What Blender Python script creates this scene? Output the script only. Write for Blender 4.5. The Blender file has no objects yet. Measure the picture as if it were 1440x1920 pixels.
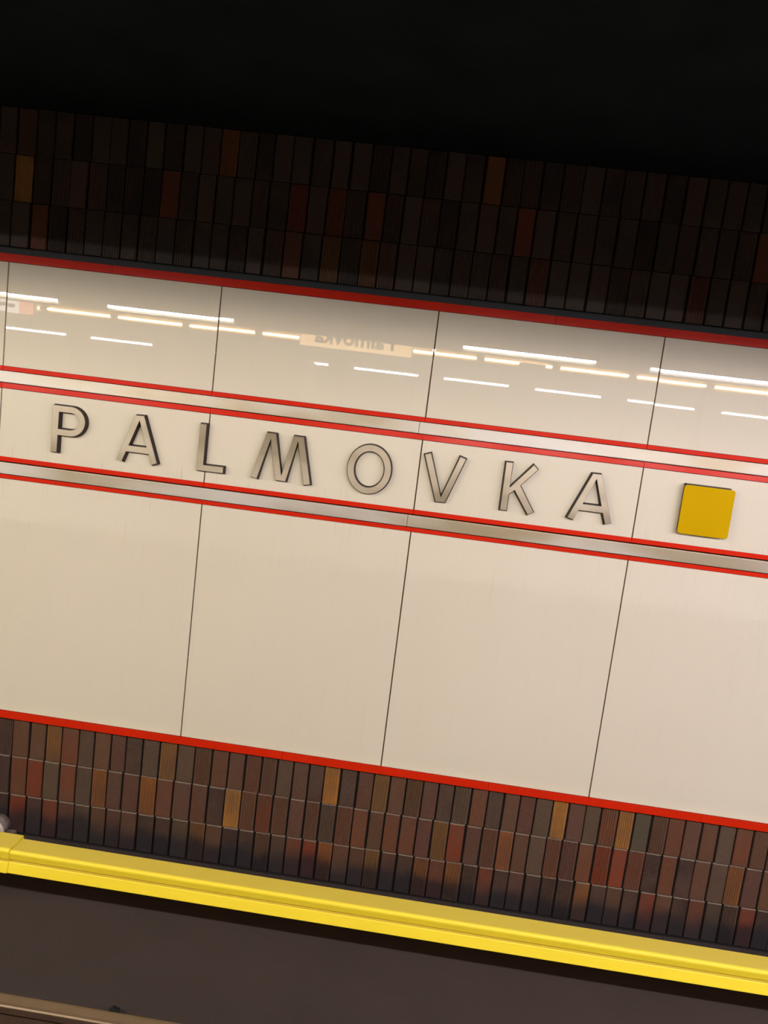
import bpy, bmesh, math, random
from mathutils import Vector, Matrix
from mathutils.geometry import tessellate_polygon

random.seed(7)
S = bpy.context.scene
C = S.collection

# ------------------------------------------------------------------ camera
# X runs along the track wall, Y into the wall (panel faces at y = 0), Z up, track bed at z = 0
EYE = Vector((0.0, -4.2, 2.88))
YAW, PITCH, ROLL, FPX = -0.05538, -0.12525, 0.12243, 1386.0
cd = bpy.data.cameras.new('camera')
cam = bpy.data.objects.new('camera', cd); C.objects.link(cam)
fwd = Vector((math.sin(YAW) * math.cos(PITCH), math.cos(YAW) * math.cos(PITCH), math.sin(PITCH)))
rgt = Vector((math.cos(YAW), -math.sin(YAW), 0.0))
up = rgt.cross(fwd)
r2 = rgt * math.cos(ROLL) + up * math.sin(ROLL)
u2 = up * math.cos(ROLL) - rgt * math.sin(ROLL)
m = Matrix((r2, u2, -fwd)).transposed().to_4x4(); m.translation = EYE
cam.matrix_world = m
cd.sensor_fit = 'VERTICAL'; cd.sensor_height = 36.0; cd.lens = FPX / 1920.0 * 36.0
cd.clip_start = 0.05; cd.clip_end = 200
S.camera = cam

# ------------------------------------------------------------------ world, exposure
w = bpy.data.worlds.new('underground'); S.world = w; w.use_nodes = True
w.node_tree.nodes['Background'].inputs[0].default_value = (0, 0, 0, 1)
w.node_tree.nodes['Background'].inputs[1].default_value = 0.0
vs = S.view_settings
vs.view_transform = 'Standard'; vs.look = 'None'; vs.gamma = 1.0; vs.use_curve_mapping = False
vs.exposure = 0.20
S.cycles.use_denoising = True
S.cycles.max_bounces = 8; S.cycles.diffuse_bounces = 5; S.cycles.glossy_bounces = 4
S.cycles.sample_clamp_indirect = 6.0
WHITE_TUBE = 330.0      # emission of the cool white tubes
WARM_TUBE = 40.0       # emission of the warm tubes in the middle of the platform

# ------------------------------------------------------------------ materials
def lin(c):
    return tuple((v / 255 / 12.92) if v / 255 <= 0.04045 else ((v / 255 + 0.055) / 1.055) ** 2.4 for v in c)

class NT:
    def __init__(s, name):
        s.m = bpy.data.materials.new(name); s.m.use_nodes = True
        s.t = s.m.node_tree; s.b = s.t.nodes['Principled BSDF']
    def n(s, typ, **kw):
        x = s.t.nodes.new(typ)
        for k, v in kw.items(): setattr(x, k, v)
        return x
    def l(s, a, b): s.t.links.new(a, b)
    def coords(s, kind='Object', scale=(1, 1, 1)):
        tc = s.n('ShaderNodeTexCoord'); mp = s.n('ShaderNodeMapping'); mp.inputs['Scale'].default_value = scale
        s.l(tc.outputs[kind], mp.inputs[0]); return mp.outputs[0]
    def pos(s, scale=(1, 1, 1)):
        g = s.n('ShaderNodeNewGeometry'); mp = s.n('ShaderNodeMapping'); mp.inputs['Scale'].default_value = scale
        s.l(g.outputs['Position'], mp.inputs[0]); return mp.outputs[0]
    def noise(s, vec, scale, detail=3, rough=0.5):
        x = s.n('ShaderNodeTexNoise'); x.inputs['Scale'].default_value = scale
        x.inputs['Detail'].default_value = detail; x.inputs['Roughness'].default_value = rough
        s.l(vec, x.inputs['Vector']); return x.outputs['Fac']
    def ramp(s, fac, a, b, va=0.0, vb=1.0):
        x = s.n('ShaderNodeMapRange'); x.interpolation_type = 'SMOOTHSTEP'
        x.inputs['From Min'].default_value = a; x.inputs['From Max'].default_value = b
        x.inputs['To Min'].default_value = va; x.inputs['To Max'].default_value = vb
        s.l(fac, x.inputs['Value']); return x.outputs[0]
    def mix(s, fac, a, b, blend='MIX'):
        x = s.n('ShaderNodeMix'); x.data_type = 'RGBA'; x.blend_type = blend
        for sock, v in ((x.inputs[0], fac), (x.inputs[6], a), (x.inputs[7], b)):
            if hasattr(v, 'node'): s.l(v, sock)
            elif isinstance(v, (int, float)): sock.default_value = v
            else: sock.default_value = (*v, 1)
        return x.outputs[2]
    def math(s, op, a, b):
        x = s.n('ShaderNodeMath', operation=op)
        for sock, v in ((x.inputs[0], a), (x.inputs[1], b)):
            if hasattr(v, 'node'): s.l(v, sock)
            else: sock.default_value = v
        return x.outputs[0]
    def bump(s, h, strength, dist=0.01):
        x = s.n('ShaderNodeBump'); x.inputs['Strength'].default_value = strength; x.inputs['Distance'].default_value = dist
        s.l(h, x.inputs['Height']); s.l(x.outputs[0], s.b.inputs['Normal']); return x
    def set(s, **kw):
        for k, v in kw.items():
            i = s.b.inputs[k.replace('_', ' ')]
            if hasattr(v, 'node'): s.l(v, i)
            elif isinstance(v, tuple): i.default_value = (*v, 1)
            else: i.default_value = v
        return s

KA = 0.76      # overall reflectance level
def simple(name, col, rough=0.5, metal=0.0, var=0.12, scale=6.0, bump=0.0, spec=0.3):
    col = tuple(v * KA for v in col)
    k = NT(name); v = k.pos()
    f = k.noise(v, scale, 4)
    c = k.mix(f, tuple(x * (1 - var) for x in col), tuple(min(1, x * (1 + var)) for x in col))
    k.set(Base_Color=c, Roughness=rough, Metallic=metal, Specular_IOR_Level=spec)
    if bump: k.bump(k.noise(k.pos(), scale * 12, 4), bump, 0.005)
    return k.m

# cream enamelled panels: glossy, slightly yellowed and streaked
k = NT('cream enamel panel')
f1 = k.ramp(k.noise(k.pos((9, 1, 0.5)), 3.0, 5, 0.6), 0.52, 0.80)
f2 = k.noise(k.pos(), 0.9, 3)
base = k.mix(f2, (0.572, 0.490, 0.366), (0.606, 0.530, 0.402))
base = k.mix(k.math('MULTIPLY', f1, 0.10), base, (0.42, 0.33, 0.22))
# thin rusty runs below the bars and the letters
sp = k.n('ShaderNodeSeparateXYZ'); k.l(k.pos(), sp.inputs[0])
runs = k.ramp(k.noise(k.pos((34, 1, 0.9)), 2.6, 3, 0.6), 0.60, 0.74)
low = k.ramp(sp.outputs['Z'], 1.75, 2.28)
belt = k.math('MULTIPLY', k.ramp(sp.outputs['Z'], 2.257, 2.262, 1.0, 0.0), low)
belt2 = k.math('MULTIPLY', k.ramp(sp.outputs['Z'], 2.41, 2.50, 1.0, 0.0), k.ramp(sp.outputs['Z'], 2.30, 2.31))
base = k.mix(k.math('MULTIPLY', runs, k.math('MULTIPLY', k.math('ADD', belt, belt2), 0.30)), base, (0.25, 0.15, 0.08))
k.set(Base_Color=base, Roughness=0.45, Coat_Weight=1.0, Coat_Roughness=0.004, Coat_IOR=1.60)
k.b.inputs['Specular IOR Level'].default_value = 0.0
M_PANEL = k.m

k = NT('red enamel strip')
base = k.mix(k.noise(k.pos((2, 1, 6)), 2.0, 3), (0.44, 0.012, 0.002), (0.52, 0.016, 0.003))
k.set(Base_Color=base, Roughness=0.35, Coat_Weight=0.22, Coat_Roughness=0.12, Specular_IOR_Level=0.05)
M_RED = k.m

def steel(name, ca, cb, rough):
    k = NT(name)
    f = k.ramp(k.noise(k.pos((0.42, 1, 1.3)), 2.4, 3, 0.5), 0.32, 0.68)
    g = k.noise(k.pos((2, 40, 160)), 3.0, 2)
    k.set(Base_Color=k.mix(f, ca, cb), Metallic=0.85,
          Roughness=k.math('ADD', k.math('MULTIPLY', f, 0.16), rough))
    k.bump(g, 0.10, 0.002)
    return k.m
M_STEEL = steel('brushed steel bar', (0.29, 0.230, 0.145), (0.49, 0.440, 0.380), 0.44)  # gold and grey patches: reflections of the interior put into the bar colour
M_FACE = steel('brushed letter steel', (0.19, 0.150, 0.098), (0.42, 0.350, 0.258), 0.42)
M_SIDE = simple('dark bronze letter edge', (0.035, 0.022, 0.016), 0.6, 0.0, 0.3, 20)
M_BACKING = simple('dark joint backing', (0.011, 0.007, 0.005), 0.9, 0.0, 0.3, 8)
M_FILLER = simple('brown joint filler', (0.16, 0.085, 0.038), 0.9, 0.0, 0.4, 9)
M_DARKBAR = simple('charcoal trim', (0.035, 0.037, 0.042), 0.6, 0.0, 0.2, 10)
M_PLATE = simple('golden yellow enamel', (0.585, 0.338, 0.0), 0.5, 0.0, 0.05, 5)
M_PLATE.node_tree.nodes['Principled BSDF'].inputs['Specular IOR Level'].default_value = 0.02
M_YELLOW = None
k = NT('yellow moulded cover')
f = k.noise(k.pos((0.6, 8, 8)), 3.0, 4, 0.6)
base = k.mix(f, (0.82, 0.60, 0.024), (0.89, 0.68, 0.038))
spk = k.ramp(k.noise(k.pos((1, 2, 2)), 9.0, 5, 0.7), 0.70, 0.78)
base = k.mix(k.math('MULTIPLY', spk, 0.5), base, (0.30, 0.19, 0.03))
nz = k.n('ShaderNodeNewGeometry'); sp = k.n('ShaderNodeSeparateXYZ'); k.l(nz.outputs['True Normal'], sp.inputs[0])
base = k.mix(k.math('MULTIPLY', k.ramp(sp.outputs['Z'], 0.80, 0.98), 0.55), base, (0.42, 0.31, 0.06))   # settled dust on the flat top
k.set(Base_Color=base, Roughness=0.42, Specular_IOR_Level=0.3)
M_YELLOW = k.m

def tile_material(name, use_attr):
    k = NT(name)
    if use_attr:
        a = k.n('ShaderNodeAttribute'); a.attribute_name = 'tint'; col = a.outputs['Color']; rnd = a.outputs['Fac']
    else:
        oi = k.n('ShaderNodeObjectInfo'); col = oi.outputs['Color']; rnd = oi.outputs['Random']
    p = k.pos()
    off = k.n('ShaderNodeVectorMath', operation='ADD'); k.l(p, off.inputs[0])
    cmb = k.n('ShaderNodeCombineXYZ'); k.l(k.math('MULTIPLY', rnd, 37.0), cmb.inputs[1]); k.l(cmb.outputs[0], off.inputs[1])
    big = k.noise(off.outputs[0], 4.5, 2)
    fine = k.noise(off.outputs[0], 60.0, 4, 0.7)
    c = k.mix(k.ramp(big, 0.30, 0.72), col, k.mix(0.55, col, (0.072, 0.040, 0.026)))
    c = k.mix(k.ramp(fine, 0.35, 0.75), c, k.mix(0.18, c, (0.15, 0.10, 0.065)))
    # darker towards the bottom of the wall, ragged from tile to tile
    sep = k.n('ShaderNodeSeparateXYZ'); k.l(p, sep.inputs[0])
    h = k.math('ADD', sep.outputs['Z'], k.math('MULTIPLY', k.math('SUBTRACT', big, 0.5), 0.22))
    foot_dark = k.math('MULTIPLY', k.ramp(h, 0.09, 0.22, 1.0, 0.0), 0.82)
    c = k.mix(foot_dark, c, (0.017, 0.015, 0.016))
    k.set(Base_Color=c, Roughness=0.48, Specular_IOR_Level=0.25)
    k.bump(fine, 0.25, 0.002)
    return k.m
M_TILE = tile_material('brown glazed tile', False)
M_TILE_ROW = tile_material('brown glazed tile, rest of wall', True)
M_DUST = simple('dusty tile edge', (0.20, 0.145, 0.10), 0.8, 0.0, 0.3, 25)

k = NT('track bed')
f = k.noise(k.pos(), 2.2, 6, 0.6); g = k.noise(k.pos(), 90, 4, 0.7)
c = k.mix(f, (0.038, 0.026, 0.020), (0.054, 0.038, 0.031))
c = k.mix(k.math('MULTIPLY', k.ramp(g, 0.35, 0.8), 0.35), c, (0.085, 0.062, 0.05))
k.set(Base_Color=c, Roughness=0.85, Specular_IOR_Level=0.15); k.bump(g, 0.3, 0.004)
M_BED = k.m
M_RAILTOP = simple('polished rail steel', (0.33, 0.235, 0.15), 0.42, 0.8, 0.15, 14)
M_RUST = simple('rusty rail steel', (0.085, 0.045, 0.026), 0.8, 0.1, 0.35, 30)
M_IRON = simple('sooty iron', (0.010, 0.009, 0.008), 0.8, 0.2, 0.3, 30)
M_PORC = simple('pale porcelain', (0.62, 0.52, 0.44), 0.35, 0.0, 0.1, 20)
M_PORCD = simple('grey porcelain', (0.23, 0.18, 0.16), 0.5, 0.0, 0.15, 20)
M_CLAMP = simple('grimy clamp iron', (0.10, 0.085, 0.065), 0.8, 0.0, 0.3, 30)
M_CEIL = simple('black ceiling paint', (0.0175, 0.0230, 0.0250), 0.95, 0.0, 0.4, 3, 0.0, 0.0)
M_FASCIA = simple('olive grey beam paint', (0.20, 0.18, 0.13), 0.7, 0.0, 0.08, 4)
M_WARMFACE = simple('cream cove paint', (0.85, 0.62, 0.36), 0.7, 0.0, 0.06, 4)
M_STONE = simple('pale platform stone', (0.36, 0.32, 0.27), 0.35, 0.0, 0.12, 9)
M_CONC = simple('dark concrete', (0.10, 0.09, 0.085), 0.85, 0.0, 0.2, 5)
M_CREAM = simple('cream wall cladding', (0.62, 0.55, 0.44), 0.4, 0.0, 0.06, 2)
M_BROWN = simple('brown wall tiling', (0.075, 0.048, 0.036), 0.5, 0.0, 0.3, 12)
M_CAP = simple('grey lamp holder', (0.35, 0.35, 0.34), 0.5, 0.0, 0.1, 20)
M_ALU = simple('pale aluminium frame', (0.75, 0.72, 0.66), 0.3, 0.4, 0.05, 6)
M_KIOSK = simple('grey beige kiosk wall', (0.42, 0.37, 0.29), 0.6, 0.0, 0.06, 4)
M_POSTER = simple('pale notice paper', (0.55, 0.50, 0.42), 0.7, 0.0, 0.1, 14)
M_INK = simple('dark sign ink', (0.03, 0.03, 0.035), 0.6, 0.0, 0.1, 10)

def emit(name, col, strength):
    k = NT(name)
    k.set(Base_Color=(0.8, 0.8, 0.8), Emission_Color=col, Emission_Strength=strength)
    k.m.cycles.emission_sampling = 'FRONT'; return k.m
M_WTUBE = emit('cool white tube', (1.0, 0.985, 0.96), WHITE_TUBE)
M_WTUBE2 = emit('added unseen upper tube', (1.0, 0.985, 0.96), WHITE_TUBE * 0.34)
M_BTUBE = emit('far white tube', (1.0, 0.985, 0.97), WHITE_TUBE * 0.33)
M_CTUBE = emit('daylight tube', (0.95, 0.96, 1.26), WHITE_TUBE)
M_CTUBE2 = emit('added unseen daylight tube', (0.95, 0.96, 1.26), WHITE_TUBE * 0.34)
M_YTUBE = emit('warm tube', (1.0, 0.80, 0.42), WARM_TUBE)
M_DEAD = simple('unlit tube glass', (0.6, 0.6, 0.58), 0.3)
M_SIGNO = emit('backlit amber sign face', (1.0, 0.60, 0.26), 5.0)
M_SIGNW = emit('backlit white sign face', (1.0, 0.93, 0.88), 4.2)
M_SIGNR = emit('backlit red sign square', (1.0, 0.30, 0.20), 4.2)

# ------------------------------------------------------------------ helpers
def link(name, mesh, mat, parent=None):
    o = bpy.data.objects.new(name, mesh); C.objects.link(o)
    if mat is not None and not mesh.materials: mesh.materials.append(mat)
    if parent is not None: o.parent = parent
    return o
def pyd(name, verts, faces):
    me = bpy.data.meshes.new(name); me.from_pydata(verts, [], faces); me.validate(); me.update(); return me
def add_box(bm, x0, x1, y0, y1, z0, z1):
    v = [bm.verts.new(p) for p in ((x0, y0, z0), (x1, y0, z0), (x1, y1, z0), (x0, y1, z0),
                                   (x0, y0, z1), (x1, y0, z1), (x1, y1, z1), (x0, y1, z1))]
    for f in ((0, 3, 2, 1), (4, 5, 6, 7), (0, 1, 5, 4), (1, 2, 6, 5), (2, 3, 7, 6), (3, 0, 4, 7)):
        bm.faces.new([v[i] for i in f])
def to_mesh(bm, name):
    me = bpy.data.meshes.new(name); bm.normal_update(); bm.to_mesh(me); bm.free(); return me
def box(name, x0, x1, y0, y1, z0, z1, mat, parent=None, bevel=0.0):
    """A box whose origin is the middle of its underside, so that it can be turned on the spot."""
    cx, cy = (x0 + x1) / 2, (y0 + y1) / 2
    bm = bmesh.new(); add_box(bm, x0 - cx, x1 - cx, y0 - cy, y1 - cy, 0, z1 - z0)
    if bevel: bmesh.ops.bevel(bm, geom=bm.edges[:], offset=bevel, segments=2, affect='EDGES', profile=0.6)
    o = link(name, to_mesh(bm, name), mat, parent)
    off = parent.location if parent is not None else Vector((0, 0, 0))
    o.location = Vector((cx, cy, z0)) - off
    return o
def empty(name, loc, label=None, cat=None, group=None, kind=None):
    o = bpy.data.objects.new(name, None); C.objects.link(o); o.location = loc; o.empty_display_size = 0.1
    return tag(o, label, cat, group, kind)
def tag(o, label=None, cat=None, group=None, kind=None):
    if label: o['label'] = label
    if cat: o['category'] = cat
    if group: o['group'] = group
    if kind: o['kind'] = kind
    return o
def extrude_x(name, prof, x0, x1, mat, parent=None, closed=True, smooth=False):
    """Profile of (y, z) points swept along X."""
    n = len(prof); verts = [(x, y, z) for x in (x0, x1) for y, z in prof]
    faces = [(i, (i + 1) % n, n + (i + 1) % n, n + i) for i in range(n if closed else n - 1)]
    if closed: faces += [tuple(range(n - 1, -1, -1)), tuple(range(n, 2 * n))]
    me = pyd(name, verts, faces)
    bm = bmesh.new(); bm.from_mesh(me); bmesh.ops.recalc_face_normals(bm, faces=bm.faces[:]); bm.to_mesh(me); bm.free()
    if smooth:
        for p in me.polygons: p.use_smooth = len(p.vertices) == 4
    return link(name, me, mat, parent)
def cyl(name, p0, p1, r, mat, parent=None, seg=16, r1=None):
    p0, p1 = Vector(p0), Vector(p1); d = p1 - p0
    bm = bmesh.new()
    bmesh.ops.create_cone(bm, cap_ends=True, segments=seg, radius1=r, radius2=r if r1 is None else r1, depth=d.length)
    q = d.to_track_quat('Z', 'Y').to_matrix().to_4x4(); q.translation = (p0 + p1) / 2
    bmesh.ops.transform(bm, matrix=q, verts=bm.verts[:])
    for f in bm.faces: f.smooth = len(f.verts) == 4
    return link(name, to_mesh(bm, name), mat, parent)
def copy_tree(o, loc=None):
    c = o.copy(); C.objects.link(c)
    if loc is not None: c.location = loc
    for ch in list(o.children):
        d = ch.copy(); C.objects.link(d); d.parent = c
        for g in list(ch.children):
            e = g.copy(); C.objects.link(e); e.parent = d
    return c

X0, X1 = -14.0, 14.0
# ------------------------------------------------------------------ the big setting
def setting(name, *b, mat, label, **kw):
    return tag(box(name, *b, mat, **kw), label, None, None, 'structure')
setting('floor', X0, X1, -3.57, 0.05, -0.2, 0.0, mat=M_BED, label='dark brown track bed between platform and wall')
setting('floor_platform', X0, X1, -13.23, -3.57, 0.0, 1.28, mat=M_STONE, label='pale stone island platform opposite the name wall')
setting('floor_opposite', X0, X1, -16.85, -13.23, -0.2, 0.0, mat=M_BED, label='dark track bed beyond the platform')
setting('ceiling', X0, X1, -16.85, 0.05, 4.352, 4.5, mat=M_CEIL, label='black ceiling above track and platform')
setting('ceiling_platform', X0, X1, -12.66, -4.62, 4.31, 4.352, mat=M_WARMFACE, label='cream suspended ceiling above the platform')
wall = setting('wall_track', X0, X1, 0.046, 0.35, 0.0, 4.352, mat=M_BACKING, label='track wall clad in brown tiles and cream panels')
wo = setting('wall_opposite', X0, X1, -17.1, -16.85, 0.0, 4.352, mat=M_BROWN, label='opposite track wall with cream cladding band')
box('cladding_band', X0, X1, -16.85, -16.82, 0.82, 3.5, M_CREAM, wo)

def wbox(name, x0, x1, y0, y1, z0, z1, mat, bevel=0.0):
    return box(name, x0, x1, y0, y1, z0, z1, mat, wall, bevel)

# --- cream panels: three courses, joints read off the wall
JX = [-2.538, -1.294, -0.0655, 1.1715]
for i in range(1, 6): JX.insert(0, JX[0] - 1.236); JX.append(JX[-1] + 1.236)
COURSES = [(2.9125, 3.500), (2.3855, 2.785), (0.8285, 2.2570)]
rp = random.Random(21)
for z0, z1 in COURSES:
    for a, b in zip(JX[:-1], JX[1:]):
        g = 0.0036
        o = wbox('panel', a + g, b - g, 0.0, 0.014, z0 + 0.001, z1 - 0.001, M_PANEL, 0.0012)
        o.rotation_euler = (math.radians(rp.uniform(-0.045, 0.045)), 0, math.radians(rp.uniform(-0.05, 0.05)))

for z0, z1 in COURSES: wbox('joint_filler', X0, X1, 0.012, 0.046, z0, z1, M_FILLER)
# --- red strips and steel bars
def strips(z0, z1, y0, joints, mat=M_RED, name='red_strip', tilt=0.0, thick=0.014, bev=0.0008):
    js = [X0] + joints + [X1]
    for a, b in zip(js[:-1], js[1:]):
        o = wbox(name, a + 0.0008, b - 0.0008, y0, y0 + thick, z0, z1, mat, bev)
        if tilt: o.rotation_euler = (math.radians(tilt * rp.uniform(0.3, 1.0)), 0, 0)
TOPJ = [-1.926 + 1.25 * i for i in range(-4, 7)]
BOTJ = [-1.907 + 1.245 * i for i in range(-4, 7)]
strips(3.501, 3.5460, -0.004, TOPJ)
strips(2.8880, 2.9122, -0.001, JX)
strips(2.7865, 2.8155, -0.001, JX, tilt=-3.0)
strips(2.3600, 2.3865, -0.001, JX)
strips(2.2580, 2.2820, -0.001, JX, tilt=-2.0)
strips(0.7800, 0.8270, -0.004, BOTJ, thick=0.030)
SEAM = [-0.094 + 2.48 * i for i in range(-4, 5)]
strips(2.8195, 2.8850, -0.020, SEAM, M_STEEL, 'steel_bar', thick=0.030, bev=0.003)
strips(2.2868, 2.3545, -0.020, SEAM, M_STEEL, 'steel_bar', thick=0.030, bev=0.003)
strips(3.5470, 3.5810, 0.002, [-4.9 + 2.5 * i for i in range(6)], M_DARKBAR, 'charcoal_strip', thick=0.040)

# --- brown tiles
def tile_mesh(name, ribbed, W=1.0, H=1.0):
    """Unit tile, 1 m wide and high before scaling; x -.5...5, z 0...1; body 14 mm thick, front at y = 0."""
    if not ribbed:
        cx, cz, t = 0.035, 0.012, 0.003
        o = [(-.5, 0.016, 0), (.5, 0.016, 0), (.5, 0.016, 1), (-.5, 0.016, 1)]
        f = [(-.5, t, 0), (.5, t, 0), (.5, t, 1), (-.5, t, 1)]
        g = [(-.5 + cx, 0, cz), (.5 - cx, 0, cz), (.5 - cx, 0, 1 - cz * 1.3), (-.5 + cx, 0, 1 - cz * 1.3)]
        v = o + f + g; fs = [(8, 9, 10, 11)]
        for i in range(4):
            j = (i + 1) % 4
            fs += [(i, j, 4 + j, 4 + i), (4 + i, 4 + j, 8 + j, 8 + i)]
        top = {2}
        me = pyd(name, v, fs)
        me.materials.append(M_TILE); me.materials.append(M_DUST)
        for p in me.polygons:
            if p.center.z > 0.985: p.material_index = 1
        return me
    n = 6; xs = []; e = 0.04
    w = (1 - 2 * e) / n
    pr = [(-.5, 0.016), (-.5, 0.004)]
    for i in range(n):
        a = -.5 + e + i * w
        pr += [(a, 0.004), (a + w * .22, 0.0), (a + w * .60, 0.0), (a + w * .82, 0.004)]
    pr += [(.5, 0.004), (.5, 0.016)]
    N = len(pr)
    zs = [0.0, 0.988, 1.0]
    v = [(x, y, z) for z in zs[:2] for x, y in pr] + [(x, max(y, 0.006), 1.0) for x, y in pr]
    fs = [(r * N + i, r * N + i + 1, (r + 1) * N + i + 1, (r + 1) * N + i) for r in range(2) for i in range(N - 1)]
    fs += [tuple(range(N - 1, -1, -1)), tuple(range(2 * N, 3 * N))]
    me = pyd(name, v, fs)
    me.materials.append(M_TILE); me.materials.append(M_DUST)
    for p in me.polygons:
        if p.center.z > 0.985: p.material_index = 1
    return me
ME_PLAIN, ME_RIB = tile_mesh('tile', False), tile_mesh('tile', True)
PAL = {'d': (66, 52, 46), 'b': (88, 62, 46), 'r': (100, 60, 42), 'p': (86, 58, 50), 'g': (78, 66, 54),
       'o': (112, 80, 48), 'O': (168, 118, 54), 'q': (132, 84, 44), 'R': (114, 54, 32), 'G': (76, 74, 62), 'k': (58, 44, 40)}
def tint(c, rr):
    a = lin(PAL[c]); a = (a[0] * 1.02, a[1] * 0.90, a[2] * 0.76); s = rr.uniform(0.86, 1.12) * 0.80
    return tuple(v * s * rr.uniform(0.95, 1.05) for v in a) + (1.0,)
LOWX = [-2.46, -2.361, -2.252, -2.149, -2.046, -1.938, -1.836, -1.734, -1.637, -1.53, -1.423, -1.317, -1.205, -1.099, -0.993, -0.888,
        -0.788, -0.688, -0.589, -0.49, -0.397, -0.298, -0.195, -0.097, 0.001, 0.099, 0.201, 0.298, 0.395, 0.497, 0.594, 0.69,
        0.785, 0.881, 0.982, 1.077, 1.178, 1.272, 1.372, 1.466, 1.566, 1.665, 1.763, 1.862, 1.96, 2.058, 2.156, 2.254, 2.352]
LOW = ['d* b b o* r g b p d g o* g b* b p r* b* g p d O* d p o* b b* p d g* r d b p g O* p g r* O* G b* r p b g r b b',
       'k r R g r g q* p p q* r p b k O* b* r* b* p b* g* b* r b r r p o* R p b* q* b g r* p* r R* R r* k r k b g q* p b',
       'k R d R p g b p p d k g o* b k d b* d r R q* b b o* p k q* R q* d* R k p k d* d* q k b k R b k r g d* R k']
UPX = [-2.76, -2.655, -2.552, -2.441, -2.336, -2.226, -2.121, -2.012, -1.908, -1.804, -1.7, -1.592, -1.489, -1.387, -1.284, -1.18,
       -1.083, -0.973, -0.868, -0.756, -0.651, -0.54, -0.433, -0.334, -0.231, -0.128, -0.023, 0.083, 0.19, 0.292, 0.395, 0.505,
       0.614, 0.726, 0.837, 0.946, 1.053, 1.162, 1.268, 1.374, 1.478, 1.58, 1.683, 1.785]
rt = random.Random(5)
def rand_code(rr): return rr.choice('ddbbrpgkkkpdb') + ('*' if rr.random() < 0.4 else '')
def tile_row(xs, z0, z1, codes, drift, cool_grey=0.0):
    for i, (a, b) in enumerate(zip(xs[:-1], xs[1:])):
        code = codes[i] if i < len(codes) else rand_code(rt)
        dd = 0.1 if code[-1] == '!' else cool_grey; code = code.rstrip('!')
        gl, gr = rt.uniform(0.003, 0.0080), rt.uniform(0.003, 0.0080)
        d = drift * (1 + 0.6 * math.sin(i * 0.7 + z0 * 9)) + rt.uniform(-0.002, 0.002)
        wd = (b - a) - gl - gr
        o = bpy.data.objects.new('tile', ME_RIB if '*' in code else ME_PLAIN); C.objects.link(o); o.parent = wall
        o.location = Vector(((a + gl + b - gr) / 2 + d, 0.030 + rt.uniform(-0.0015, 0.0015), z0 + 0.0025)) - wall.location
        o.scale = (wd, 1.0, z1 - z0 - 0.005)
        o.rotation_euler = (math.radians(rt.uniform(-.4, .4)), math.radians(rt.uniform(-.35, .35)), math.radians(rt.uniform(-.7, .7)))
        t = tint(code[0], rt); q = 0.33 * sum(t[:3])
        o.color = tuple(v * (1 - dd) + q * g * dd for v, g in zip(t[:3], (0.95, 0.98, 1.05))) + (1.0,)   # upper rows greyed: the bluish light up there is put into the tint
LZ = [0.7720, 0.5220, 0.2715, 0.0210]
for r in range(3): tile_row(LOWX, LZ[r + 1], LZ[r], LOW[r].split(), (0.0, -0.004, 0.003)[r])
UZ = [4.350, 4.0995, 3.8430, 3.5885]
special = [{13: 'q*', 27: 'q', 2: 'p'}, {2: 'O*', 10: 'R', 17: 'R*', 19: 'R*', 21: 'R', 29: 'R', 41: 'R'}, {3: 'R', 16: 'g*', 17: 'r', 19: 'o*', 21: 'o*', 30: 'r*', 38: 'r*'}]
for r in range(3):
    codes = [special[r][i] + '!' if i in special[r] else rand_code(rt) for i in range(len(UPX) - 1)]
    tile_row(UPX, UZ[r + 1], UZ[r], codes, (0.004, 0.0, -0.003)[r], 0.60)
# the tiling goes on along the wall, out of the frame on both sides
vs_, fs_, cs_ = [], [], []
for zr, xa, xb in [(LZ, LOWX[0], LOWX[-1]), (UZ, UPX[0], UPX[-1])]:
    for r in range(3):
        for sgn in (-1, 1):
            x = xa if sgn < 0 else xb
            while abs(x) < 7.0:
                xn = x + sgn * 0.1005
                a, b = min(x, xn) + 0.004, max(x, xn) - 0.004
                y = 0.030 + rt.uniform(-0.0015, 0.0015); n = len(vs_)
                z0, z1 = zr[r + 1] + 0.003, zr[r] - 0.003
                vs_ += [(a, y, z0), (b, y, z0), (b, y, z1), (a, y, z1), (a, 0.046, z0), (b, 0.046, z0), (b, 0.046, z1), (a, 0.046, z1)]
                q = [(0, 1, 2, 3), (4, 0, 3, 7), (1, 5, 6, 2), (3, 2, 6, 7), (4, 5, 1, 0)]
                fs_ += [tuple(n + i for i in f) for f in q]
                cs_ += [tint(rand_code(rt)[0], rt)] * 5
                x = xn
me = pyd('tile_rows', vs_, fs_)
ca = me.color_attributes.new('tint', 'FLOAT_COLOR', 'CORNER')
for p in me.polygons:
    for li in p.loop_indices: ca.data[li].color = cs_[p.index]
o = link('tiling', me, M_TILE_ROW, wall); o.location = -wall.location; o['kind'] = 'stuff'

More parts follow.
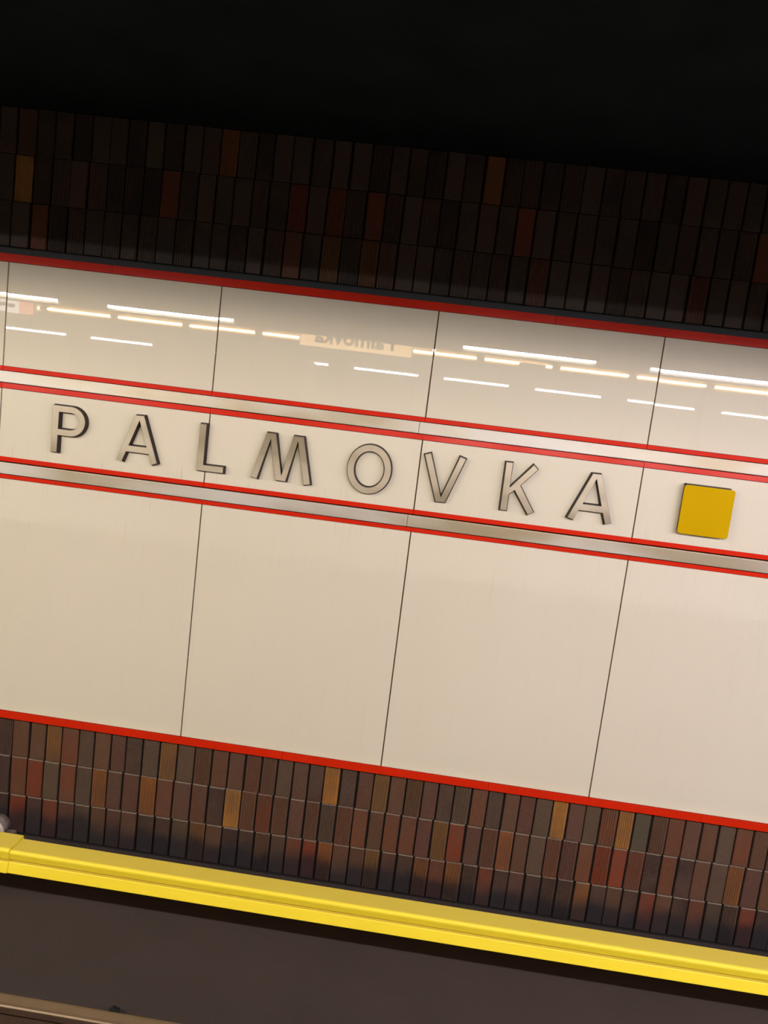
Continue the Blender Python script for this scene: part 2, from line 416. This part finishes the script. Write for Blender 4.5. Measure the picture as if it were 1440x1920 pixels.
# ------------------------------------------------------------------ station name letters
def offset_loop(pts, d):
    """Miter offset of a closed loop; d > 0 moves to the left of the walking direction."""
    n = len(pts); out = []
    for i in range(n):
        p0, p1, p2 = Vector(pts[i - 1]), Vector(pts[i]), Vector(pts[(i + 1) % n])
        a, b = (p1 - p0).normalized(), (p2 - p1).normalized()
        na, nb = Vector((-a.y, a.x)), Vector((-b.y, b.x))
        q = na + nb
        s = max(0.35, 0.5 * q.length_squared)
        out.append(tuple(p1 + q * (d / s) if q.length > 1e-6 else p1 + na * d))
    return out
def area(pts): return 0.5 * sum(pts[i - 1][0] * pts[i][1] - pts[i][0] * pts[i - 1][1] for i in range(len(pts)))
def orient(loops):
    res = []
    for i, l in enumerate(loops):
        ccw = area(l) > 0
        res.append(list(l) if ccw == (i == 0) else list(reversed(l)))
    return res
def letter(name, loops, label, depth=0.035, flare=0.0068):
    loops = orient(loops)      # outer counter-clockwise, holes clockwise: the solid is always on the left
    allp = [p for p in loops[0]]
    ox = (min(p[0] for p in allp) + max(p[0] for p in allp)) / 2; oz = min(p[1] for p in allp)
    root = empty(name, (ox, 0.0, oz), label, 'letter', 'steel letters of the station name')
    loops = [[(x - ox, z - oz) for x, z in l] for l in loops]
    inner = [offset_loop(l, 0.0016) for l in loops]
    back = [offset_loop(l, -flare) for l in loops]
    # bright face with a fine chamfer
    flat = [p for l in inner for p in l]
    tris = tessellate_polygon([[Vector((x, z, 0)) for x, z in l] for l in inner])
    v = [(x, -depth, z) for x, z in flat]; f = []
    for t in tris:
        a, b, c = (flat[i] for i in t)
        f.append(tuple(t) if (b[0] - a[0]) * (c[1] - a[1]) - (b[1] - a[1]) * (c[0] - a[0]) > 0 else tuple(reversed(t)))
    base = 0
    for l in loops:
        n = len(l); s = len(v)
        v += [(x, -depth + 0.0022, z) for x, z in l]
        f += [(base + i, s + i, s + (i + 1) % n, base + (i + 1) % n) for i in range(n)]
        base += n
    me = pyd('face', v, f)
    link('face', me, M_FACE, root)['label'] = 'brushed steel front'
    v, f = [], []
    for l, b in zip(loops, back):
        n = len(l); s = len(v)
        v += [(x, -depth + 0.0022, z) for x, z in l] + [(x, 0.0, z) for x, z in b]
        f += [(s + i, s + n + i, s + n + (i + 1) % n, s + (i + 1) % n) for i in range(n)]
    link('edge', pyd('edge', v, f), M_SIDE, root)['label'] = 'dark edge'
    return root
def arc(cx, cz, rx, rz, a0, a1, n):
    return [(cx + rx * math.cos(math.radians(a0 + (a1 - a0) * i / n)), cz + rz * math.sin(math.radians(a0 + (a1 - a0) * i / n))) for i in range(n + 1)]
P0 = [(-2.2035, 2.4545), (-2.1668, 2.4545), (-2.1668, 2.5545)] + arc(-2.0960, 2.6403, 0.0875, 0.0858, -90, 90, 18) + [(-2.2035, 2.7261)]
P1 = [(-2.1672, 2.5915)] + arc(-2.0960, 2.6403, 0.0525, 0.0488, -90, 90, 14) + [(-2.1672, 2.6891)]
letter('letter_p', [P0, P1], 'steel letter P mounted on the cream panel')
letter('letter_a', [[(-1.7149, 2.7245), (-1.6647, 2.7262), (-1.5679, 2.4634), (-1.5990, 2.4511), (-1.6202, 2.5108), (-1.7555, 2.5108), (-1.7764, 2.4518), (-1.8080, 2.4629)],
                    [(-1.6893, 2.6965), (-1.6378, 2.5480), (-1.7423, 2.5480)]], 'steel letter A on the cream panel between letters P and L')
letter('letter_l', [[(-1.3335, 2.7235), (-1.2970, 2.7235), (-1.2965, 2.4905), (-1.1792, 2.4915), (-1.1795, 2.4560), (-1.3335, 2.4550)]],
       'steel letter L mounted across a joint of cream panels')
letter('letter_m', [[(-0.9461, 2.7195), (-0.8932, 2.7185), (-0.8402, 2.4847), (-0.7902, 2.7190), (-0.7335, 2.7190), (-0.6701, 2.4557), (-0.7066, 2.4476),
                     (-0.7640, 2.6918), (-0.8135, 2.4550), (-0.8720, 2.4565), (-0.9214, 2.6870), (-0.9803, 2.4513), (-1.0158, 2.4579)]],
       'steel letter M with splayed legs mounted on the cream panel')
letter('letter_o', [arc(-0.3440, 2.5845, 0.1245, 0.1395, 0, 352.5, 47), arc(-0.3440, 2.5840, 0.0870, 0.1030, 0, 352.5, 47)],
       'round steel letter O mounted on the cream panel')
letter('letter_v', [[(-0.0416, 2.7072), (-0.0085, 2.7194), (0.0773, 2.4806), (0.1575, 2.7197), (0.1900, 2.7095), (0.1034, 2.4522), (0.0510, 2.4512)]],
       'steel letter V mounted just beside a panel joint')
letter('letter_k', [[(0.4145, 2.7215), (0.4510, 2.7225), (0.4514, 2.5830), (0.5685, 2.7242), (0.5939, 2.7012), (0.5092, 2.6008), (0.6024, 2.4615), (0.5723, 2.4433),
                     (0.4815, 2.5719), (0.4524, 2.5439), (0.4522, 2.4530), (0.4155, 2.4525)]], 'steel letter K mounted on the cream panel')
letter('letter_a', [[(0.8957, 2.7184), (0.9438, 2.7188), (1.0367, 2.4579), (1.0040, 2.4464), (0.9817, 2.5066), (0.8483, 2.5066), (0.8257, 2.4490), (0.7921, 2.4592)],
                    [(0.9202, 2.6908), (0.9683, 2.5442), (0.8654, 2.5442)]], 'steel letter A on the cream panel between letter K and the yellow plate')

# yellow plate on a dark box
pl = empty('line_plate', (1.534, 0.0, 2.4505), 'square golden yellow plate beside the station name letters', 'plate')
box('backing_box', 1.405, 1.648, -0.036, 0.0, 2.462, 2.7295, M_SIDE, pl)['label'] = 'dark mounting box'
R = 0.018
pts = []
for cx, cz, a in ((1.6715 - R, 2.7225 - R, 0), (1.3965 + R, 2.7225 - R, 90), (1.3965 + R, 2.4505 + R, 180), (1.6715 - R, 2.4505 + R, 270)):
    pts += arc(cx, cz, R, R, a, a + 90, 6)
pts = [(x - 1.534, z - 2.4505) for x, z in pts]; n = len(pts)
v = [(x, -0.042, z) for x, z in offset_loop(pts, 0.0015)] + [(x, -0.0405, z) for x, z in pts] + [(x, -0.036, z) for x, z in pts]
f = [tuple(range(n))] + [(i, n + i, n + (i + 1) % n, (i + 1) % n) for i in range(n)] + [(n + i, 2 * n + i, 2 * n + (i + 1) % n, n + (i + 1) % n) for i in range(n)] + [tuple(range(3 * n - 1, 2 * n - 1, -1))]
link('face', pyd('face', v, f), M_PLATE, pl)

# ------------------------------------------------------------------ conductor rail with its yellow cover
tr = empty('third_rail', (0, -0.75, 0.0), 'third rail under a yellow moulded cover along the tiled wall', 'third rail')
def rel(prof): return [(y + 0.75, z) for y, z in prof]
def cover(name, x0, x1, dy=0.0, dz=0.0, back=0.0):
    outer = [(-0.688 + back, 0.395), (-0.688 + back, 0.474 + dz), (-0.694 + back, 0.480 + dz)]
    outer += [(-0.794 - dy + 0.017 * math.cos(math.radians(a)), 0.4655 + dz + 0.017 * math.sin(math.radians(a))) for a in (90, 112, 135, 158, 180)]
    outer += [(-0.8040 - dy, 0.4330), (-0.8020 - dy, 0.4310), (-0.7860 - dy, 0.4290), (-0.7860 - dy, 0.4225), (-0.8055 - dy, 0.4200), (-0.8085 - dy, 0.4150), (-0.8215 - dy, 0.3700), (-0.8205 - dy, 0.3670), (-0.8170 - dy, 0.3670)]
    inner = [(-0.8040, 0.4080), (-0.7780, 0.4150), (-0.7780, 0.4560), (-0.7740, 0.4720), (-0.6980, 0.4720), (-0.6930, 0.395)]
    o = extrude_x(name, rel(outer + inner), x0, x1, M_YELLOW, tr)
    return o
cover('cover', -1.885, 9.0)
cover('cover', -9.0, -1.890)
# overlapping joint sleeve at the left end of the nearer cover
sl = []
cover('joint_sleeve', -2.60, -1.872, 0.005, 0.009, 0.014)['label'] = 'slightly larger yellow joint sleeve'
T = 0.75
rail_prof = [(-0.715 + T, 0.338), (-0.785 + T, 0.338), (-0.785 + T, 0.350), (-0.757 + T, 0.355), (-0.757 + T, 0.372), (-0.785 + T, 0.380), (-0.785 + T, 0.392),
             (-0.715 + T, 0.392), (-0.715 + T, 0.380), (-0.743 + T, 0.372), (-0.743 + T, 0.355), (-0.715 + T, 0.350)]
extrude_x('conductor_rail', rail_prof, -9.0, 9.0, M_IRON, tr)
for xb in (-2.13, -6.5, 2.9, 7.2):
    box('bracket', xb - 0.14, xb - 0.06, -0.66, -0.58, 0.0, 0.42, M_IRON, tr, 0.006)
    box('bracket_arm', xb - 0.135, xb + 0.150, -0.70, -0.56, 0.392, 0.44, M_IRON, tr, 0.005)
    xi = xb + 0.055
    cyl('insulator', (xi, 0.130, 0.450), (xi, 0.205, 0.450), 0.054, M_PORCD, tr, 24)
    cyl('insulator_rim', (xi, 0.120, 0.450), (xi, 0.135, 0.450), 0.062, M_PORC, tr, 28, 0.062)
    cyl('insulator_face', (xi, 0.113, 0.450), (xi, 0.121, 0.450), 0.047, M_PORCD, tr, 24)
    cyl('cap_bolt', (xi - 0.030, 0.085, 0.405), (xi - 0.030, 0.118, 0.405), 0.030, M_PORC, tr, 16)
    box('clamp', xb + 0.085, xb + 0.165, -0.63, -0.57, 0.39, 0.445, M_CLAMP, tr, 0.014)

# ------------------------------------------------------------------ running rails
def running_rail(yc, label):
    root = empty('running_rail', (0, yc, 0.0), label, 'rail')
    half = [(0.065, 0.020), (0.065, 0.030), (0.020, 0.046), (0.009, 0.058), (0.008, 0.128), (0.014, 0.136), (0.033, 0.143), (0.034, 0.172)]
    prof = half + [(-y, z) for y, z in reversed(half)]
    extrude_x('rail_body', prof, -9, 9, M_RUST, root)
    head = [(0.034, 0.168), (0.0335, 0.174), (0.029, 0.1795), (0.018, 0.1815), (-0.018, 0.1815), (-0.029, 0.1795), (-0.0335, 0.174), (-0.034, 0.168)]
    extrude_x('rail_head', head, -9, 9, M_RAILTOP, root, smooth=False)['label'] = 'worn bright running surface'
    for i in range(-7, 9):
        x = -1.084 + i * 0.62
        bp = box('base_plate', x - 0.08, x + 0.08, yc - 0.14, yc + 0.14, 0.0, 0.020, M_IRON, root)
        for s in (-1, 1):
            box('rail_clip', x - 0.022, x + 0.022, yc + s * 0.085 - 0.025, yc + s * 0.085 + 0.025, 0.020, 0.062, M_IRON, root, 0.008)
    return root
running_rail(-1.366, 'worn steel running rail on the track bed next to the third rail')
running_rail(-2.872, 'worn steel running rail on the track bed beneath the platform edge')

# ------------------------------------------------------------------ platform side: what the panels mirror
def beam(name, y0, y1, z0, z1, mat, label):
    return tag(box(name, X0, X1, y0, y1, z0, z1, mat), label, None, None, 'structure')
bA = beam('trim_1', -4.62, -4.43, 3.745, 4.352, M_FASCIA, 'olive grey ceiling beam above the platform edge')
box('lamp_hood', X0, X1, -4.006, -3.995, 3.7545, 3.865, M_FASCIA, bA)
box('hood_top', X0, X1, -4.43, -3.995, 3.865, 3.877, M_DARKBAR, bA)
bB = beam('trim_2', -12.66, -12.50, 3.940, 4.31, M_FASCIA, 'olive grey ceiling beam above the far platform edge')
bC = beam('trim_3', -8.48, -8.33, 3.99, 4.31, M_WARMFACE, 'cream cove beam along the middle of the platform')

def tube(name, length, r, mat, label, group, mat2=None):
    root = empty(name, (0, 0, 0), label, 'lamp', group)
    cyl('tube', (-length / 2 + 0.02, 0, 0), (length / 2 - 0.02, 0, 0), r, mat, root, 8)
    for s in (-1, 1):
        cyl('end_cap', (s * (length / 2 - 0.02), 0, 0), (s * length / 2, 0, 0), r + 0.002, M_CAP, root, 10)
    if mat2 is not None:      # added weaker tube, unseen behind the hood, to grade the light up the wall
        cyl('added_tube', (-length / 2 + 0.02, 0, 0.041), (length / 2 - 0.02, 0, 0.041), r * 0.95, mat2, root, 8)
    # holder fixes the tube to the beam behind it
    for s in (-1, 1):
        bm = bmesh.new(); x = s * (length / 2 - 0.008); add_box(bm, x - 0.012, x + 0.012, -0.035, -r, -0.018, 0.060 if mat2 is not None else 0.022)
        link('holder', to_mesh(bm, 'holder'), M_CAP, root)
    return root
tA = tube('tube_lamp', 1.53, 0.019, M_WTUBE, 'warm white tube lamp with an added upper tube on the beam above the platform edge', 'white tubes above the near platform edge', M_WTUBE2)
tK = tube('tube_lamp', 1.53, 0.019, M_CTUBE, 'bluish white tube lamp with an added upper tube on the beam above the platform edge', 'bluish tubes above the near platform edge', M_CTUBE2)
used = set()
for x in (-10.26, -8.17, -6.085, -3.99, 0.167, 2.266, 4.36, 6.45, 8.55, 10.64):
    p = (x + 0.765, -4.395, 3.789); src = tA if x < 1.0 else tK
    if src.name not in used: src.location = p; used.add(src.name)
    else: copy_tree(src, p)
tD = tube('tube_lamp', 1.53, 0.019, M_DEAD, 'unlit tube lamp with an added upper tube on the beam above the platform edge', None, M_DEAD)
tD.location = (-1.90 + 0.765, -4.395, 3.789)
tB = tube('tube_lamp', 1.47, 0.019, M_BTUBE, 'cool white fluorescent tube above the far edge of the platform', 'white tubes above the far platform edge')
first = True
for i in range(-2, 9):
    x = -10.14 + 2.03 * i
    if i == 2: continue
    p = (x + 0.735, -12.58, 3.905)
    if first: tB.location = p; first = False; tB.rotation_euler = (-math.pi / 2, 0, 0)
    else: copy_tree(tB, p)
tC = tube('warm_tube_lamp', 1.15, 0.019, M_YTUBE, 'warm yellow tube on the cream cove beam', 'warm tubes along the middle of the platform')
first = True
for i in range(-7, 8):
    p = (0.623 + 0.575 + 1.245 * i, -8.295, 4.035)
    if first: tC.location = p; first = False
    else: copy_tree(tC, p)

def text_mesh(txt, size, mat, parent, loc, align='CENTER', name='lettering'):
    cu = bpy.data.curves.new(name, 'FONT'); cu.body = txt; cu.size = size; cu.extrude = 0.002; cu.offset = size * 0.028; cu.align_x = align; cu.resolution_u = 2
    t = bpy.data.objects.new(name + '_tmp', cu); C.objects.link(t)
    dg = bpy.context.evaluated_depsgraph_get(); me = bpy.data.meshes.new_from_object(t.evaluated_get(dg))
    bpy.data.objects.remove(t); bpy.data.curves.remove(cu)
    me.materials.clear()
    o = link(name, me, mat, parent); o.location = loc
    # readable from the track (towards +Y): text right runs along -X
    o.rotation_euler = (math.radians(90), 0, math.radians(180))
    return o
def hanger(root, xs, y, z0, z1):
    for x in xs: cyl('hanger', (x, y, z0), (x, y, z1), 0.010, M_CAP, root, 8)
# station sign, amber
sg = empty('station_sign', (-1.389, -7.30, 3.822), 'backlit amber hanging sign with the station name in dark letters', 'sign')
box('case', -2.272, -0.506, -7.36, -7.285, 3.822, 4.26, M_ALU, sg)
box('lit_face', -2.255, -0.523, -7.285, -7.280, 3.838, 4.245, M_SIGNO, sg)
text_mesh('Palmovka', 0.325, M_INK, sg, (-0.02, 0.023, 0.088))
hanger(sg, (-0.7, 0.7), -0.02, 0.438, 0.53)
box('number_plate', -1.36, -1.19, -7.34, -7.29, 3.655, 3.822, M_KIOSK, sg)
text_mesh('2', 0.14, M_INK, sg, (0.115, 0.013, -0.145))
# white direction sign with a red square
sd = empty('direction_sign', (-7.20, -7.30, 3.805), 'backlit white direction sign with a red square at its end', 'sign')
box('case', -7.92, -6.48, -7.36, -7.285, 3.805, 4.15, M_ALU, sd)
box('lit_face', -7.90, -6.74, -7.285, -7.280, 3.82, 4.135, M_SIGNW, sd)
box('red_square', -6.735, -6.50, -7.285, -7.280, 3.82, 4.135, M_SIGNR, sd)
for i, (z, n) in enumerate(((4.02, 5), (3.90, 6))):
    for j in range(n):
        x = -6.80 - j * 0.15 - random.uniform(0, .02)
        box('ink_stroke', x - 0.11, x, -7.280, -7.276, z, z + 0.055, M_INK, sd)
hanger(sd, (-0.55, 0.55), -0.02, 0.345, 0.547)
# small arrow sign
sa = empty('arrow_sign', (1.30, -7.30, 3.70), 'small grey hanging sign with an arrow', 'sign')
box('case', 1.12, 1.52, -7.35, -7.30, 3.70, 3.96, M_KIOSK, sa)
box('pictogram', 1.34, 1.48, -7.30, -7.297, 3.72, 3.94, M_POSTER, sa)
bm = bmesh.new()
for q in ([(-0.15, .12), (-0.03, .12), (-0.03, .14), (-0.15, .14)], [(-0.16, .13), (-0.10, .19), (-0.085, .175), (-0.13, .13)], [(-0.16, .13), (-0.13, .13), (-0.085, .085), (-0.10, .07)]):
    bm.faces.new([bm.verts.new((x, 0.004, z)) for x, z in q])
ext = bmesh.ops.extrude_face_region(bm, geom=bm.faces[:])
bmesh.ops.translate(bm, vec=(0, -0.004, 0), verts=[g for g in ext['geom'] if isinstance(g, bmesh.types.BMVert)])
bmesh.ops.recalc_face_normals(bm, faces=bm.faces[:])
link('arrow', to_mesh(bm, 'arrow'), M_POSTER, sa)
hanger(sa, (-0.1, 0.14), -0.025, 0.26, 0.652)
# kiosk with an information board on its side
ki = empty('kiosk', (-2.80, -6.25, 1.28), 'beige kiosk standing on the platform', 'kiosk')
box('body', -3.86, -1.89, -6.65, -5.86, 1.28, 3.515, M_KIOSK, ki)
box('roof_edge', -3.90, -1.87, -6.69, -5.82, 3.515, 3.55, M_ALU, ki)
box('corner_post', -1.900, -1.875, -5.86, -5.845, 1.28, 3.515, M_ALU, ki)
ib = empty('information_board', (-2.675, -5.86, 1.95), 'framed information board with an i sign mounted on the kiosk', 'notice board')
box('board', -3.355, -1.995, -5.86, -5.835, 1.95, 3.27, M_KIOSK, ib)
for (a, b, c, d) in ((-3.365, -1.985, 3.260, 3.282), (-3.365, -1.985, 3.140, 3.158), (-3.365, -3.345, 1.95, 3.27), (-2.005, -1.985, 1.95, 3.27), (-3.365, -1.985, 1.94, 1.96)):
    box('frame_bar', a, b, -5.840, -5.815, c, d, M_ALU, ib)
box('info_square', -2.64, -2.54, -5.835, -5.828, 3.165, 3.255, M_ALU, ib)
text_mesh('i', 0.09, M_INK, ib, (0.085, 0.034, 1.228))
for a, b, c, d in ((-3.30, -2.95, 2.15, 3.08), (-2.88, -2.45, 2.35, 3.05), (-2.38, -2.06, 2.10, 3.08)):
    box('notice', a, b, -5.835, -5.831, c, d, M_POSTER, ib)

# a lump of dirt on the track bed beside the rail
bm = bmesh.new(); bmesh.ops.create_icosphere(bm, subdivisions=2, radius=0.026)
rs = random.Random(3)
for v in bm.verts:
    v.co *= rs.uniform(0.8, 1.2); v.co.z = max(v.co.z * 0.9, -0.018)
st = link('stone', to_mesh(bm, 'stone'), M_IRON); st.location = (-1.128, -1.165, 0.0165)
tag(st, 'small dark stone lying on the track bed beside the running rail', 'stone')
